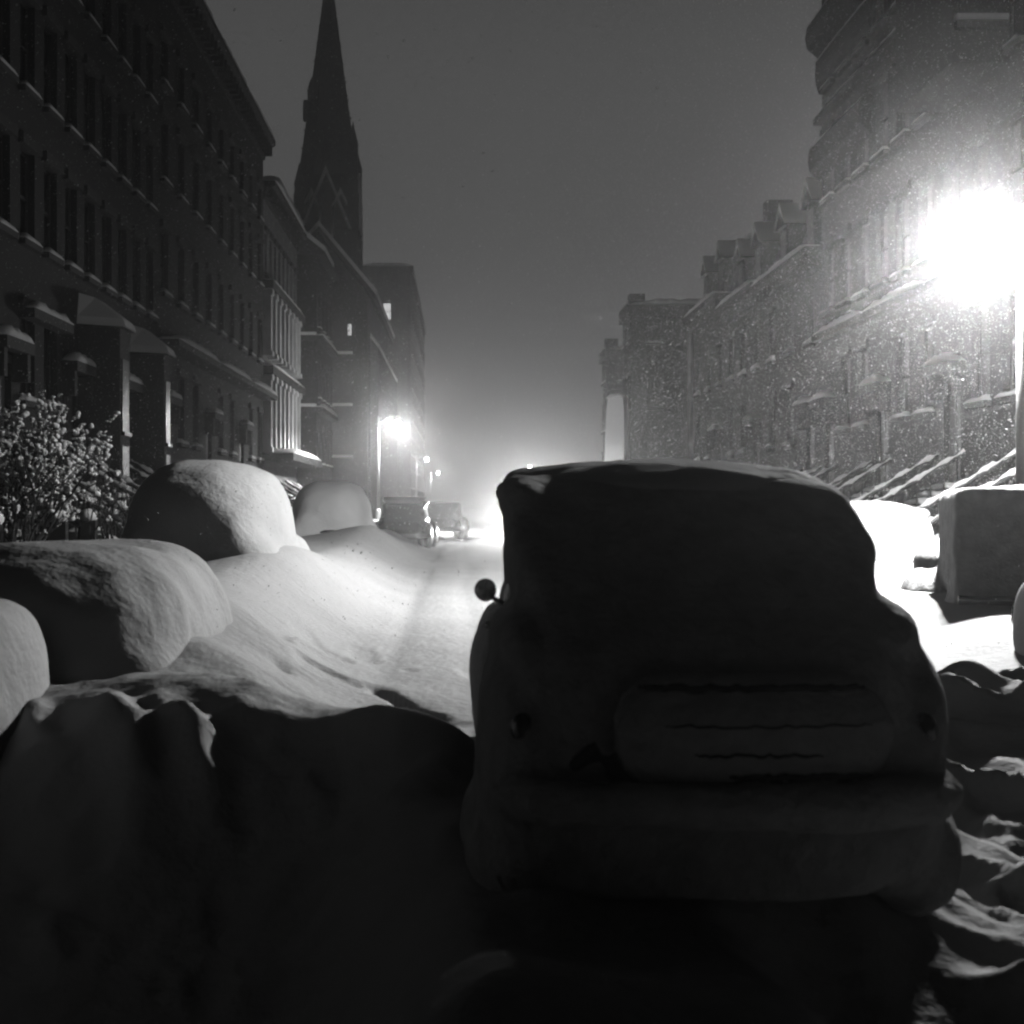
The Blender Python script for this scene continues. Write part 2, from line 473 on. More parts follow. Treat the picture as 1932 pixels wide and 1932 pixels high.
def bay(parent, cx, w, d, z0, z1, mwall='brown', snow=.3):
    """three-sided bay window with a sloping snow-laden roof"""
    h = w/2; q = w*.24
    out = [(cx-h, -.003), (cx-q, -d), (cx+q, -d), (cx+h, -.003)]
    o = MB().prism(out, 'z', z0, z1).build('bay', M[mwall], parent)
    for (x, zz, ww) in [(cx, z0+1.0, 2*q-.3), (cx, z0+(z1-z0)*.55, 2*q-.3)]:
        hh = (z1-z0)*.32
        MB().box(x-ww/2, x+ww/2, -d-.03, -d-.003, zz, zz+hh).box(x-ww/2-.05, x+ww/2+.05, -d-.10, -d-.004, zz-.1, zz-.002).build('bay_window', M['glass'], o)
    r = MB(); e = .15
    r.add([(cx-h-e,-.004,z1+.002),(cx-q-e*.5,-d-e,z1+.002),(cx+q+e*.5,-d-e,z1+.002),(cx+h+e,-.004,z1+.002),
           (cx-h+.1,-.004,z1+.5),(cx-q+.05,-.3,z1+.5),(cx+q-.05,-.3,z1+.5),(cx+h-.1,-.004,z1+.5)],
          [(0,1,2,3),(0,4,5,1),(1,5,6,2),(2,6,7,3),(4,7,6,5),(0,3,7,4)])
    r.build('bay_roof', M['slate'], o)
    s = MB(); e = .17; k = snow
    s.add([(cx-h-e,-.02,z1+.03),(cx-q-e*.5,-d-e,z1+.03),(cx+q+e*.5,-d-e,z1+.03),(cx+h+e,-.02,z1+.03),
           (cx-h-e*.6,-.02,z1+.03+k*.7),(cx-q-e*.2,-d-e*.5,z1+.03+k*.7),(cx+q+e*.2,-d-e*.5,z1+.03+k*.7),(cx+h+e*.6,-.02,z1+.03+k*.7),
           (cx-h+.05,-.02,z1+.55+k),(cx-q+.05,-.3,z1+.5+k),(cx+q-.05,-.3,z1+.5+k),(cx+h-.05,-.02,z1+.55+k)],
          [(0,3,2,1),(0,1,5,4),(1,2,6,5),(2,3,7,6),(4,5,9,8),(5,6,10,9),(6,7,11,10),(8,9,10,11),(0,4,8,11,7,3)])
    s.build('roof_snow', M['snow'], o, False)
    return o

def terrace_house(w, H, rows, wallm, door_i=0, nwin=3, D=11.0, ww=1.05, parlor=2.0, ledges=(), hoods=True, stoop_on=True, sn=.13):
    root = empty('row_house', (0,0,0))
    cs = [w*(i+.5)/nwin for i in range(nwin)]
    holes = []; wins = []
    for (z, h) in rows:
        for i, c in enumerate(cs):
            if door_i is not None and i == door_i and z < parlor+2.4: continue
            holes.append((c-ww/2, c+ww/2, z, z+h)); wins.append((c, z, h))
    if door_i is not None:
        c = cs[door_i]; holes.append((c-.6, c+.6, parlor, parlor+2.65))
    wall_with_holes(w-.01, H, D, holes).build('wall', M[wallm], root)
    for (c, z, h) in wins: window(root, c, z, ww, h, snow=sn)
    if door_i is not None:
        door(root, cs[door_i], parlor)
        if stoop_on: stoop(root, cs[door_i], parlor-.03)
    for L in ledges: ledge(root, *L)
    cornice(root, w-.02, H)
    return root

XL, XR = -9.8, 12.3
HL = EYE + 1.83*9.8
def put(o, side, y0, w, x=None):
    if side == 'L': o.location = (XL if x is None else x, y0, 0); o.rotation_euler = (0,0,pi/2)
    else: o.location = (XR if x is None else x, y0+w, 0); o.rotation_euler = (0,0,-pi/2)

# left terrace, houses with three evenly spaced windows per floor
rowsA = [(.75,1.25),(3.9,2.0),(7.5,2.1),(10.9,2.1),(14.3,1.9)]
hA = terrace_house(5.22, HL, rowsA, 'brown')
labA = ['tall brownstone row house nearest on the left, its snowy stoop rail beside the white shrub',
        'tall brownstone row house whose stoop stands between the white shrub and the dark shrub',
        'tall brownstone row house rising directly behind the dark shrub on the left',
        'tall brownstone row house with a big snow-covered bay roof behind the buried cars',
        'tall brownstone row house with a snow-topped bay beside the long snowy balcony ledge']
Hs = []
for k in range(5):
    o = hA if k == 0 else copy_tree(hA)
    put(o, 'L', 18.1+5.22*k, 5.22)
    tag(o, labA[k], 'row house', 'tall brownstone houses on the left side'); Hs.append(o)
bay(Hs[3], 2.5, 2.1, .95, .2, 6.15)
bay(Hs[4], 2.75, 1.9, .9, .2, 6.05)
ledge(Hs[2], 2.0, 5.1, 5.95, .35, .2)
rowsB = [(.75,1.3),(3.7,2.3),(8.5,2.1),(12.2,2.1),(15.4,1.6)]
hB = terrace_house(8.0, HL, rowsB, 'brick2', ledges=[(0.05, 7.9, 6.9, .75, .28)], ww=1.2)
labB = ['dark brick house with a long snowy balcony ledge, first after the brownstones on the left',
        'dark brick house with long snowy ledge, middle of three before the pilasters',
        'dark brick house with a long snowy ledge, joined to the pilastered house']
for k in range(3):
    o = hB if k == 0 else copy_tree(hB)
    put(o, 'L', 44.2+8.0*k, 8.0)
    tag(o, labB[k], 'row house', 'dark brick houses with balcony ledges')

# pale house with pilasters, lit by the street lamp in front of it
def pilaster_house():
    w, H = 14.0, 17.6
    root = empty('pilaster_house', (0,0,0))
    holes = []; wins = []
    for (z, h) in ((4.3,3.0),(9.2,2.6),(13.0,2.2)):
        for i in range(8):
            c = .9+i*1.72
            if c > w-.7: continue
            holes.append((c-.42, c+.42, z, z+h)); wins.append((c, z, h))
    wall_with_holes(w, H, 11, holes).build('wall', M['stone'], root)
    for (c, z, h) in wins: window(root, c, z, .84, h, snow=.10)
    for (z0, z1) in ((4.15,8.0),(8.9,12.2)):
        for i in range(9):
            x = .1+i*1.72
            if x > w-.2: continue
            p = MB().box(x-.27, x+.27, -.42, -.003, z0+.25, z1-.3).box(x-.34, x+.34, -.50, -.004, z0, z0+.248).box(x-.34, x+.34, -.50, -.004, z1-.298, z1)
            p.build('pilaster', M['pale'], root)
    ledge(root, 0, w, 4.1, 1.5, .3, .35, 'balcony')
    ledge(root, 0, w, 8.45, .5, .2, .4, 'belt_course')
    ledge(root, 0, w, 12.7, .5, .18, .4, 'belt_course')
    sto = stoop(root, 2.4, 2.0, True, 2.6, 2.9)
    stoop(root, 9.4, 2.0, True, 2.2, 2.9)
    door(root, 2.4, 2.05, 1.2, 1.7) if False else None
    b = MB()
    for i in range(28):
        x = .15+i*(w-.3)/27
        b.box(x-.05, x+.05, -1.45, -1.37, 4.44, 5.1)
    b.box(0.05, w-.05, -1.47, -1.35, 5.102, 5.2)
    cornice(root, w, H, .9, .6, .75)
    return root
ph = pilaster_house(); put(ph, 'L', 68.2, 14.0)
tag(ph, 'pale pilastered house with tall narrow windows and snowy ledges beside the left street lamp', 'house')

# projecting house with belt courses just before the church
def belt_house():
    w, H, D = 10.0, 16.6, 12
    root = empty('corner_house', (0,0,0))
    holes = []; wins = []
    for z in (4.0, 8.0, 12.3):
        for i in range(4):
            c = 1.4+i*2.4; holes.append((c-.5, c+.5, z, z+2.1)); wins.append((c, z))
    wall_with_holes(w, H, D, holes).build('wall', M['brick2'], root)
    for c, z in wins: window(root, c, z, 1.0, 2.1)
    for z in (7.4, 11.7):
        o = MB().box(-.4, w, -.4, -.003, z-.3, z).box(-.4, -.003, -.003, 3.0, z-.3, z).build('belt_course', M['trim'], root)
        n = MB(); snow_slab(n, -.4, w, -.4, -.01, z+.002, .25); n.box(-.39, -.02, .0, 2.9, z+.003, z+.2); n.build('ledge_snow', M['snow'], o, True)
    r = MB().prism([(-.5, H), (-.5, H+.15), (2.2, H+2.3), (D, H+2.3), (D, H)], 'x', -.3, w).build('roof', M['slate'], root)
    MB().prism([(-.55, H+.16), (-.55, H+.42), (2.1, H+2.6), (4.0, H+2.6), (2.3, H+2.31)], 'x', -.35, w*.55).build('roof_snow', M['snow'], r)
    return root
bh = belt_house(); put(bh, 'L', 83.0, 10.0, -8.7)
tag(bh, 'dark house with two snowy belt courses stepping forward in front of the church', 'house')

# church with tower and stone spire
def church():
    root = empty('church', (-9.9, 96, 0))
    # nave, gable end towards the camera
    nv = MB().prism([(-3.4,-.3),(3.4,-.3),(3.4,16.2),(0,20.4),(-3.4,16.2)], 'y', 0, 26)
    nv.build('nave', M['brick2'], root)
    for s in (-1, 1):
        rp = MB().prism([(s*3.9,15.75),(0,20.5),(0,20.9),(s*4.0,16.1)], 'y', -.35, 26.2).build('roof', M['slate'], root)
        MB().prism([(s*3.98,16.12),(s*.0,20.92),(s*.0,21.25),(s*4.05,16.45)], 'y', -.4, 26.0).build('roof_snow', M['snow'], rp)
    for k in range(3):
        z = 5+k*3.6
        wv = MB().prism([(1.0+.0,z),(2.2,z),(2.2,z+1.9),(1.6,z+2.5),(1.0,z+1.9)], 'y', -.05, -.004).build('lancet', M['glass'], root)
        MB().box(.85, 2.35, -.3, -.006, z-.2, z-.02).build('sill_snow', M['snow'], wv)
    al = MB().prism([(3.4,0),(3.95,0),(3.95,12.8),(3.4,13.5)], 'y', 3, 32).build('aisle', M['brick2'], root)
    MB().prism([(3.4,13.52),(3.97,12.82),(4.0,13.1),(3.4,13.85)], 'y', 3, 32).build('roof_snow', M['snow'], al)
    # tower
    T = Vector((-.32, 10.5)); hw = 2.15; zt = 26.6
    tw = MB().box(T.x-hw, T.x+hw, T.y-hw, T.y+hw, 0, zt)
    tw.build('tower', M['brick2'], root)
    for (ux, z0, z1) in ((-1.1,19.0,25.0),(1.1,19.0,25.0)):
        x = T.x+ux; y = T.y-hw
        lw = MB().prism([(x-.55,z0),(x+.55,z0),(x+.55,z1-1),(x,z1),(x-.55,z1-1)], 'y', y-.05, y-.004).build('belfry_opening', M['glass'], root)
        tr = MB()
        tr.prism([(x-.75,z1-1.05),(x-.55,z1-1.0),(x,z1+.05),(x+.55,z1-1.0),(x+.75,z1-1.05),(x,z1+.5)], 'y', y-.22, y-.01)
        tr.box(x-.72, x-.56, y-.16, y-.006, z0, z1-1.08).box(x+.56, x+.72, y-.16, y-.006, z0, z1-1.08)
        tr.build('opening_trim', M['pale'], lw)
    for sx, sy, top in ((1,-1,30.0),(-1,-1,26.9),(1,1,29.0),(-1,1,26.9)):
        x = T.x+sx*(hw-.12); y = T.y+sy*(hw-.12); r = .36
        bt = MB().box(x-r-.05, x+r+.05, y-r-.05, y+r+.05, 0, zt-1.5).box(x-r, x+r, y-r, y+r, zt-1.5, top-1.2)
        bt.add([(x-r-.04,y-r-.04,top-1.2),(x+r+.04,y-r-.04,top-1.2),(x+r+.04,y+r+.04,top-1.2),(x-r-.04,y+r+.04,top-1.2),(x,y,top+.6)], [(3,2,1,0),(0,1,4),(1,2,4),(2,3,4),(3,0,4)])
        bt.build('pinnacle', M['brick2'], root)
    for a in range(4):
        g = MB().prism([(-1.75,zt-4.2),(1.75,zt-4.2),(0,zt+.1)], 'y', -hw-.14, -hw-.004).build('gable', M['brick2'], root)
        g.location = (T.x, T.y, 0); g.rotation_euler = (0,0,a*pi/2)
        MB().prism([(-1.95,zt-4.25),(-1.72,zt-4.25),(0,zt+.0),(1.72,zt-4.25),(1.95,zt-4.25),(0,zt+.55)], 'y', -hw-.34, -hw-.145).build('gable_coping', M['pale'], g)
    # octagonal broach spire with crockets and lucarnes
    sp_ = MB(); n = 8; vs = []; lv = [(2.30,zt),(2.22,zt+.3),(1.22,34.4),(.06,43.6)]
    for (r, z) in lv:
        for k in range(n):
            a = 2*pi*(k+.5)/n; vs.append((T.x+r*cos(a)/cos(pi/8), T.y+r*sin(a)/cos(pi/8), z))
    fs = [(i*n+k, i*n+(k+1) % n, (i+1)*n+(k+1) % n, (i+1)*n+k) for i in range(3) for k in range(n)]
    sp_.add(vs, fs+[tuple(range(3*n, 4*n))])
    so = sp_.build('spire', M['slate'], root)
    for k in range(8):
        a = 2*pi*(k+.5)/n; cr = MB()
        for j in range(11):
            t = j/11; r = (2.18*(1-t)+.12*t)/cos(pi/8); z = zt+.9+t*15
            cr.ell((T.x+(r+.02)*cos(a), T.y+(r+.02)*sin(a), z), (.05,.05,.10), 6, 4)
        cr.build('crocket_row', M['trim'], so)
    for k, zz in ((5, 33.0), (6, 28.2), (3, 33.6), (4, 31.8)):
        a = 2*pi*k/n; r = 2.2*(43.6-zz)/17; l = MB()
        l.prism([(-.35,0),(.35,0),(.35,.9),(0,1.6),(-.35,.9)], 'y', -.45, .5)
        lo = l.build('lucarne', M['trim'], so); lo.location = (T.x+r*cos(a), T.y+r*sin(a), zz-.6); lo.rotation_euler = (0,0,a+pi/2)
    MB().box(2.0, 2.25, -.05, -.012, 13.3, 14.1).build('lit_window', M['lit'], root)
    return root
ch = church()
tag(ch, 'dark stone church with a tall pointed spire and snowy gable on the left', 'church')

# distant apartment block on the left, one window lit
def block(name, x0, x1, y0, y1, H, wallm, cols, rows, side, lits=(), snow=.3):
    """box building; windows on the face towards the camera and on the face towards the street"""
    root = empty(name, ((x0+x1)/2, y0, 0)); w = x1-x0; D = y1-y0
    wall_with_holes(w, H, D, []).build('wall', M[wallm], root).location = (-w/2, 0, 0)
    for r in range(rows):
        z = 3.2+r*(H-5.2)/max(1, rows-1)
        for c in range(cols):
            x = -w/2+w*(c+.5)/cols
            l = (r, c) in lits
            window(root, x, z, .9, 1.9, depth=-.04, snow=.12 if H < 20 else .0, lit=l)
    n = max(2, int(D/3)); sx = 1 if side == 'L' else -1
    for r in range(rows):
        z = 3.2+r*(H-5.2)/max(1, rows-1)
        for c in range(n):
            y = D*(c+.5)/n
            o = window(root, 0, z, 1.0, 1.9, depth=-.04, snow=.12)
            o.location = (sx*w/2, y, z); o.rotation_euler = (0, 0, sx*pi/2)
    p = MB().box(-w/2-.2, w/2+.2, -.2, -.003, H-.5, H+.25).box(sx*(w/2+.003) if sx > 0 else -w/2-.3, w/2+.3 if sx > 0 else -w/2-.003, -.2, D, H-.5, H+.25)
    po = p.build('parapet', M['trim'], root)
    s = MB(); snow_slab(s, -w/2-.18, w/2+.18, -.19, .1, H+.252, snow); s.build('parapet_snow', M['snow'], po, True)
    return root
ap = block('apartment_block', -10.6, -5.5, 150, 205, 27.2, 'brick2', 3, 7, 'L', lits=((5,1),))
tag(ap, 'dark tall apartment block with a single lit window beyond the church', 'apartment block')

# ---- right side
rowsR = [(.75,1.25),(4.0,2.3),(8.0,2.2),(11.8,2.2),(15.6,2.0),(19.0,1.8)]
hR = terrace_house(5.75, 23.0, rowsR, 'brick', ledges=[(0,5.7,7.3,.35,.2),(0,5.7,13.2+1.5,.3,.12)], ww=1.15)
labR = ['tall brick house nearest at the right edge, its stoop behind the parked van',
        'tall brick house behind the lamp glow with a box oriel high up',
        'tall brick house on the right between the lamp glow and the last tall house',
        'last tall brick house of the right terrace, moulded ledges against the sky']
RH = []
for k in range(4):
    o = hR if k == 0 else copy_tree(hR)
    put(o, 'R', 24+5.75*k, 5.75)
    tag(o, labR[k], 'row house', 'tall brick houses on the right side'); RH.append(o)
# oriel on the first house: its camera side has a window with a snowy sill  (local x runs towards the camera on this side)
def oriel(parent, xa, xb, d, z0, z1):
    o = MB().box(xa, xb, -d, -.003, z0, z1).build('oriel', M['brick2'], parent)
    MB().box(xb+.003, xb+.03, -d+.2, -.2, z0+.9, z0+3.0).build('oriel_window', M['glass'], o)
    s = MB().box(xb+.003, xb+.22, -d+.05, -.08, z0+.7, z0+.88); s.build('oriel_sill', M['trim'], o)
    MB().box(xb+.004, xb+.2, -d+.06, -.09, z0+.883, z0+1.03).build('oriel_snow', M['snow'], o)
    ledge(o, xa, xb, z0+.0, d+.12, .15) if False else None
    return o
oriel(RH[1], .6, 4.6, 1.3, 11.5, 22.5)
for z, ou in ((13.0,.34),(17.2,.42),(16.0,.12)):
    b = MB().prism([(-ou,z),(-ou*1.15,z+.35),(-ou,z+.75),(-.003,z+.9),(-.003,z-.35)], 'x', -.35, 5.75).build('moulding', M['brick2'], RH[3])
    n = MB(); snow_slab(n, -.3, 5.7, -ou*.9, -.05, z+.77, .10); n.build('ledge_snow', M['snow'], b, True)

def mansard_house(w, Hw, Hr, x, y0, name='mansard_house', gable=True):
    root = empty(name, (0,0,0))
    rows = [(.75,1.2),(3.8,2.1),(7.2,1.9)]
    holes = []; wins = []
    cs = [w*(i+.5)/3 for i in range(3)]
    for z, h in rows:
        for i, c in enumerate(cs):
            if i == 2 and z < 5: continue
            holes.append((c-.5, c+.5, z, z+h)); wins.append((c, z, h))
    holes.append((cs[2]-.6, cs[2]+.6, 2.0, 4.65))
    wall_with_holes(w-.01, Hw, 11, holes).build('wall', M['brick'], root)
    for c, z, h in wins: window(root, c, z, 1.0, h, snow=.2)
    door(root, cs[2], 2.0); stoop(root, cs[2], 1.97)
    cornice(root, w-.02, Hw, .8, .55, .28)
    r = MB().prism([(.3,Hw+.004),(1.3,Hr),(10.5,Hr),(11,Hw+.004)], 'x', 0.05, w-.06)
    ro = r.build('roof', M['slate'], root)
    n = MB(); snow_slab(n, .1, w-.1, 1.25, 3.0, Hr+.002, .3); n.build('roof_snow', M['snow'], ro, True)
    for c in (w*.27, w*.73):
        d = MB().box(c-.7, c+.7, .25, 2.2, Hw+.3, Hw+1.9).prism([(c-.85,Hw+1.9),(c+.85,Hw+1.9),(c,Hw+2.6)], 'y', .1, 2.2)
        do = d.build('dormer', M['brick2'], root)
        MB().box(c-.45, c+.45, .225, .247, Hw+.5, Hw+1.75).build('dormer_window', M['glass'], do)
        MB().prism([(c-.9,Hw+1.93),(c,Hw+2.64),(c+.9,Hw+1.93),(c,Hw+2.9)], 'y', .05, 2.1).build('dormer_snow', M['snow'], do)
    if gable:
        MB().box(w-1.3, w-.4, 2.0, 3.2, Hr-.8, Hr+1.6).build('chimney', M['brick2'], root)
    put(root, 'R', y0, w, x)
    return root
tag(mansard_house(9.0, 10.4, 12.9, 12.3, 47.0), 'dark house with snowy dormers right beside the tall brick terrace', 'house', 'dormered houses on the right')
tag(mansard_house(8.0, 10.6, 13.0, 12.3, 56.0), 'dark house with snowy dormers, middle of the three dormered ones', 'house', 'dormered houses on the right')
tag(mansard_house(9.0, 11.4, 14.2, 12.3, 64.0), 'dark house with snowy dormers next to the flat-topped block', 'house', 'dormered houses on the right')
fb = block('flat_roofed_house', 9.85, 18.0, 80, 83.5, 12.9, 'brick', 3, 3, 'R')
tag(fb, 'flat-topped dark house standing forward, with a pale drainpipe, right of the white wall', 'house')
MB().tube([(-.62,-.22,0),(-.62,-.22,12.7)], .17, 10).build('drainpipe', M['pale'], fb)
o = MB().prism([(-3.4,9.0),(-1.6,11.0),(-1.6,11.2),(-3.4,9.2)], 'y', -.5, -.004).build('awning', M['trim'], fb) if False else None
for (x, y, w_, t) in ((-3.6,.8,.9,1.0),(.9,1.5,1.2,.7),(3.2,.6,1.0,1.5)):
    MB().box(x-w_/2, x+w_/2, y, y+.9, 12.9, 12.9+t).build('chimney', M['brick2'], fb)
far_r = block('far_house', 10.3, 17.3, 97, 100, 12.2, 'brick2', 3, 3, 'R')
for (x, y, w_, t) in ((-3.1,.8,.9,1.1),(-1.0,1.5,1.0,.6)):
    MB().box(x-w_/2, x+w_/2, y, y+.9, 12.2, 12.2+t).build('chimney', M['brick2'], far_r)
tag(far_r, 'faint far house fading into the snow haze above the white wall', 'house')

ww_ = empty('white_wall', (8.72, 78.5, 0), radians(-48))
MB().prism([(-1.0,-.2),(.75,-.2),(.72,7.0),(.66,7.6),(-.50,7.6),(-.60,7.0)], 'y', 0, .35).build('wall', M['white'], ww_)
n = MB(); snow_slab(n, -.58, .72, -.05, .40, 7.603, .3); n.build('snow_cap', M['snow'], ww_, True)
tag(ww_, 'bright white tapering wall standing lit at the right of the street, far off', 'wall')

# ------------------------------------------------------------------ street lamps
def street_lamp(x, y, arm, H, watts, label, z0=.35):
    root = empty('street_lamp', (x, y, z0)); s = 1 if arm > 0 else -1
    b = MB().lathe([(.22,-.5),(.22,.12),(.17,.22),(.15,.8),(.10,.95)], 0, 0, 16); b.build('base', M['post'], root, True)
    h = H-z0
    MB().lathe([(.085,.9),(.075,h*.6),(.06,h+.25),(.03,h+.4)], 0, 0, 14).build('pole', M['post'], root, True)
    pts = [(0,0,h-.1)]
    for k in range(7):
        t = k/6; pts.append((arm*t, 0, h-.1+.50*sin(t*pi*.62)))
    MB().tube(pts, .035, 8).build('arm', M['post'], root, True)
    zt = pts[-1][2]
    sh = MB().lathe([(.24,zt-.20),(.22,zt-.14),(.11,zt-.04),(.05,zt+.03)], arm, 0, 18).build('lamp_shade', M['post'], root, True)
    n = MB().lathe([(.235,zt-.135),(.19,zt-.04),(.10,zt+.05),(.02,zt+.08)], arm, 0, 18).build('shade_snow', M['snow'], root, True)
    g = MB().ell((arm,0,zt-.36), (.17,.17,.2), 18, 12).build('globe', M['lamp'], root, True)
    sd = bpy.data.lights.new('lamp_beam', 'SPOT'); sd.energy = watts[0]; sd.shadow_soft_size = .205; sd.spot_size = pi; sd.spot_blend = .3
    so = bpy.data.objects.new('lamp_beam', sd); C.objects.link(so); so.parent = root; so.location = (arm,0,zt-.36)
    ld = bpy.data.lights.new('lamp_light', 'POINT'); ld.energy = watts[1]; ld.shadow_soft_size = .205; ld.color = (1,1,1)
    lo = bpy.data.objects.new('lamp_light', ld); C.objects.link(lo); lo.parent = root; lo.location = (arm,0,zt-.36)
    tag(root, label, 'street lamp', 'street lamps')
    return root
street_lamp(8.9, 21.9, -.65, 5.95, LAMP_NEAR, 'street lamp at the right edge blazing in a wide halo above the parked van')
street_lamp(-4.5, 75.0, 1.05, 5.95, LAMP_MID, 'street lamp with bright pole and round glow by the pale pilastered house')
street_lamp(-4.4, 136.0, 1.0, 5.95, LAMP_FAR, 'small far street lamp just right of the lamp with the bright pole')
street_lamp(-4.3, 197.0, 1.0, 5.95, LAMP_FAR, 'tiny street lamp deepest in the haze on the left of the street')
street_lamp(9.2, 165.0, -1.0, 5.95, LAMP_FAR, 'far street lamp on the right, hidden behind the roof of the near car')

# ------------------------------------------------------------------ cars of the late 1940s
def catmull(P, k):
    """P: list of arrays; k points per span"""
    P = np.asarray(P, float); n = len(P); out = []
    for i in range(n-1):
        p0 = P[max(i-1,0)]; p1 = P[i]; p2 = P[i+1]; p3 = P[min(i+2,n-1)]
        for j in range(k):
            t = j/k
            out.append(.5*((2*p1)+(-p0+p2)*t+(2*p0-5*p1+4*p2-p3)*t*t+(-p0+3*p1-3*p2+p3)*t**3))
    out.append(P[-1]); return np.array(out)
def body_loft(mb, st, ks=4, kr=3, grow=0.0, up=0.0):
    """st: stations (y, half width at sill, half width at belt, z bottom, z belt, half width at top, z top)"""
    rings = []
    for (y, ws, wb, zb, zl, wt, zt) in st:
        ws += grow; wb += grow; wt += grow*.9; zt += up; zl += up*.6
        h = [(0,zb),(ws*.8,zb),(ws,zb+.12),(wb,(zb+zl)/2),(wb*.985,zl-.04),(wb*.55+wt*.45,zl+.10*(zt-zl)),
             (wt+.06*(wb-wt),zl+.55*(zt-zl)),(wt*1.0,zt-.16*(zt-zl)),(wt*.84,zt-.035*(zt-zl)),(0,zt)]
        h = catmull(h, kr)
        full = np.concatenate([h, np.stack([-h[-2:0:-1,0], h[-2:0:-1,1]], 1)])
        rings.append(np.concatenate([full[:, :1], np.full((len(full),1), y), full[:, 1:]], 1))
    R = catmull(np.array(rings), ks); m, n, _ = R.shape
    vs = R.reshape(-1,3)
    fs = [(i*n+k, (i+1)*n+k, (i+1)*n+(k+1)%n, i*n+(k+1)%n) for i in range(m-1) for k in range(n)]
    fs += [tuple(range(n)), tuple(range(m*n-1, (m-1)*n-1, -1))]
    mb.add(vs, fs)

SEDAN = [(0.12,.50,.60,.45,.62,.50,.70),(0.25,.66,.74,.36,.80,.58,.90),(0.60,.74,.80,.32,.98,.62,1.10),(0.95,.76,.81,.30,1.05,.64,1.28),
         (1.35,.77,.82,.30,1.08,.72,1.54),(1.8,.78,.82,.30,1.08,.75,1.65),(2.4,.78,.82,.30,1.07,.75,1.66),(2.9,.78,.81,.30,1.06,.72,1.58),
         (3.25,.77,.79,.30,1.04,.60,1.30),(3.5,.74,.76,.30,1.02,.52,1.10),(4.0,.62,.66,.32,.98,.44,1.06),(4.4,.46,.52,.36,.92,.36,1.0),(4.6,.36,.40,.42,.80,.28,.88)]
COUPE = [(0.10,.45,.52,.45,.58,.45,.66),(0.3,.66,.74,.36,.76,.58,.84),(0.8,.76,.80,.32,.88,.64,.96),(1.3,.78,.82,.30,.92,.66,1.05),
         (1.7,.78,.82,.30,.94,.64,1.24),(2.2,.78,.82,.30,.95,.64,1.32),(2.7,.78,.81,.30,.95,.60,1.22),(3.05,.77,.79,.30,.94,.54,1.04),
         (3.6,.66,.70,.30,.92,.46,.98),(4.1,.50,.56,.36,.86,.38,.92),(4.3,.38,.42,.42,.76,.28,.82)]
def wheel(parent, x, y):
    o = MB().tube([(x-.09,y,.34),(x+.09,y,.34)], .34, 24).build('wheel', M['rubber'], parent)
    s = 1 if x > 0 else -1
    MB().tube([(x+s*.091,y,.34),(x+s*.115,y,.34)], .2, 18).build('hub_cap', M['chrome'], o)
    return o
def fender(mb, x, y, L=.78, top=.95, w=.27, grow=0.0):
    mb.ell((x, y, .42), (w+grow, L+grow, top-.42+grow), 22, 14, .85)

def car(name, loc, rz, st=SEDAN, snow='heavy', label='', group=None, dome=0.0, ex=.75, mirror=True, lights=False, noise=.10, bodym='paint'):
    root = empty(name, loc, rz); L = st[-1][0]
    b = MB(); body_loft(b, st); b.build('body', M[bodym], root, True)
    for s in (-1, 1):
        for (y, LL) in ((.95,.80),(L-.85,.78)):
            f = MB(); fender(f, s*.80, y, LL); f.build('fender', M[bodym], root, True)
            wheel(root, s*.82, y)
        MB().ell((s*.78, .22, .74), (.06,.05,.09), 10, 8).build('tail_light', M['red'], root, True)
        h = MB().ell((s*.66, L-.08, .70), (.13,.10,.13), 14, 10).build('headlight', M['headlight'] if lights else M['chrome'], root, True)
    for (y, sg) in ((-.06,-1),(L+.10,1)):
        bp = MB()
        bw = .8 if snow == 'heavy' else .98
        pts = [(-bw, y-sg*.22, .46), (-bw*.82, y-sg*.05, .46), (-.4, y, .46), (.4, y, .46), (bw*.82, y-sg*.05, .46), (bw, y-sg*.22, .46)]
        for dz in (-.05, .0, .05): bp.tube([(p[0],p[1],p[2]+dz) for p in pts], .05, 8)
        bp.build('bumper', M['chrome'], root, True)
    # windows
    for s in (-1, 1):
        pass
    if mirror:
        mm = MB().tube([(-.76,2.75,1.02),(-.88,2.72,1.08)], .012, 6).ell((-.90,2.70,1.10), (.06,.03,.06), 12, 8)
        mm.build('mirror', M['chrome'], root, True)
    if snow:
        g, up = {'heavy': (.10,.24), 'light': (.05,.10), 'top': (.02,.12)}[snow]
        n = MB()
        if snow == 'top':
            st2 = [(a,b_,c,max(zb,zl-.02),zl+.02,wt,zt) for (a,b_,c,zb,zl,wt,zt) in st]
            body_loft(n, [(a,w1*.72,w2*.72,zl-.0,zl+.03,wt*.98,zt) for (a,w1,w2,zb,zl,wt,zt) in [(a,w1,w2,zb,zt-.06,wt,zt) for (a,w1,w2,zb,zl,wt,zt) in st if 1.3 < a < 3.0]], up=up)
        else:
            body_loft(n, st, grow=g, up=up+dome)
            for s in (-1, 1):
                for (y, LL) in ((.95,.80),(L-.85,.78)):
                    fender(n, s*.80, y, LL, .97, .27, g)
            if snow == 'heavy':
                zt = max(q[6] for q in st)
                n.ell((0,L*.46,zt*.55), (1.08,L*.43,zt*.55+.20+dome), 30, 20, ex)
                n.ell((0,L*.5,.05), (1.32,L*.5+.45,.62), 30, 14, .8)
        o = n.build('snow_cover', M['snow'], root)
        if snow != 'top': remesh(o, .055, 26 if snow == 'heavy' else 6, noise, .8)
    tag(root, label, 'car', group)
    return root

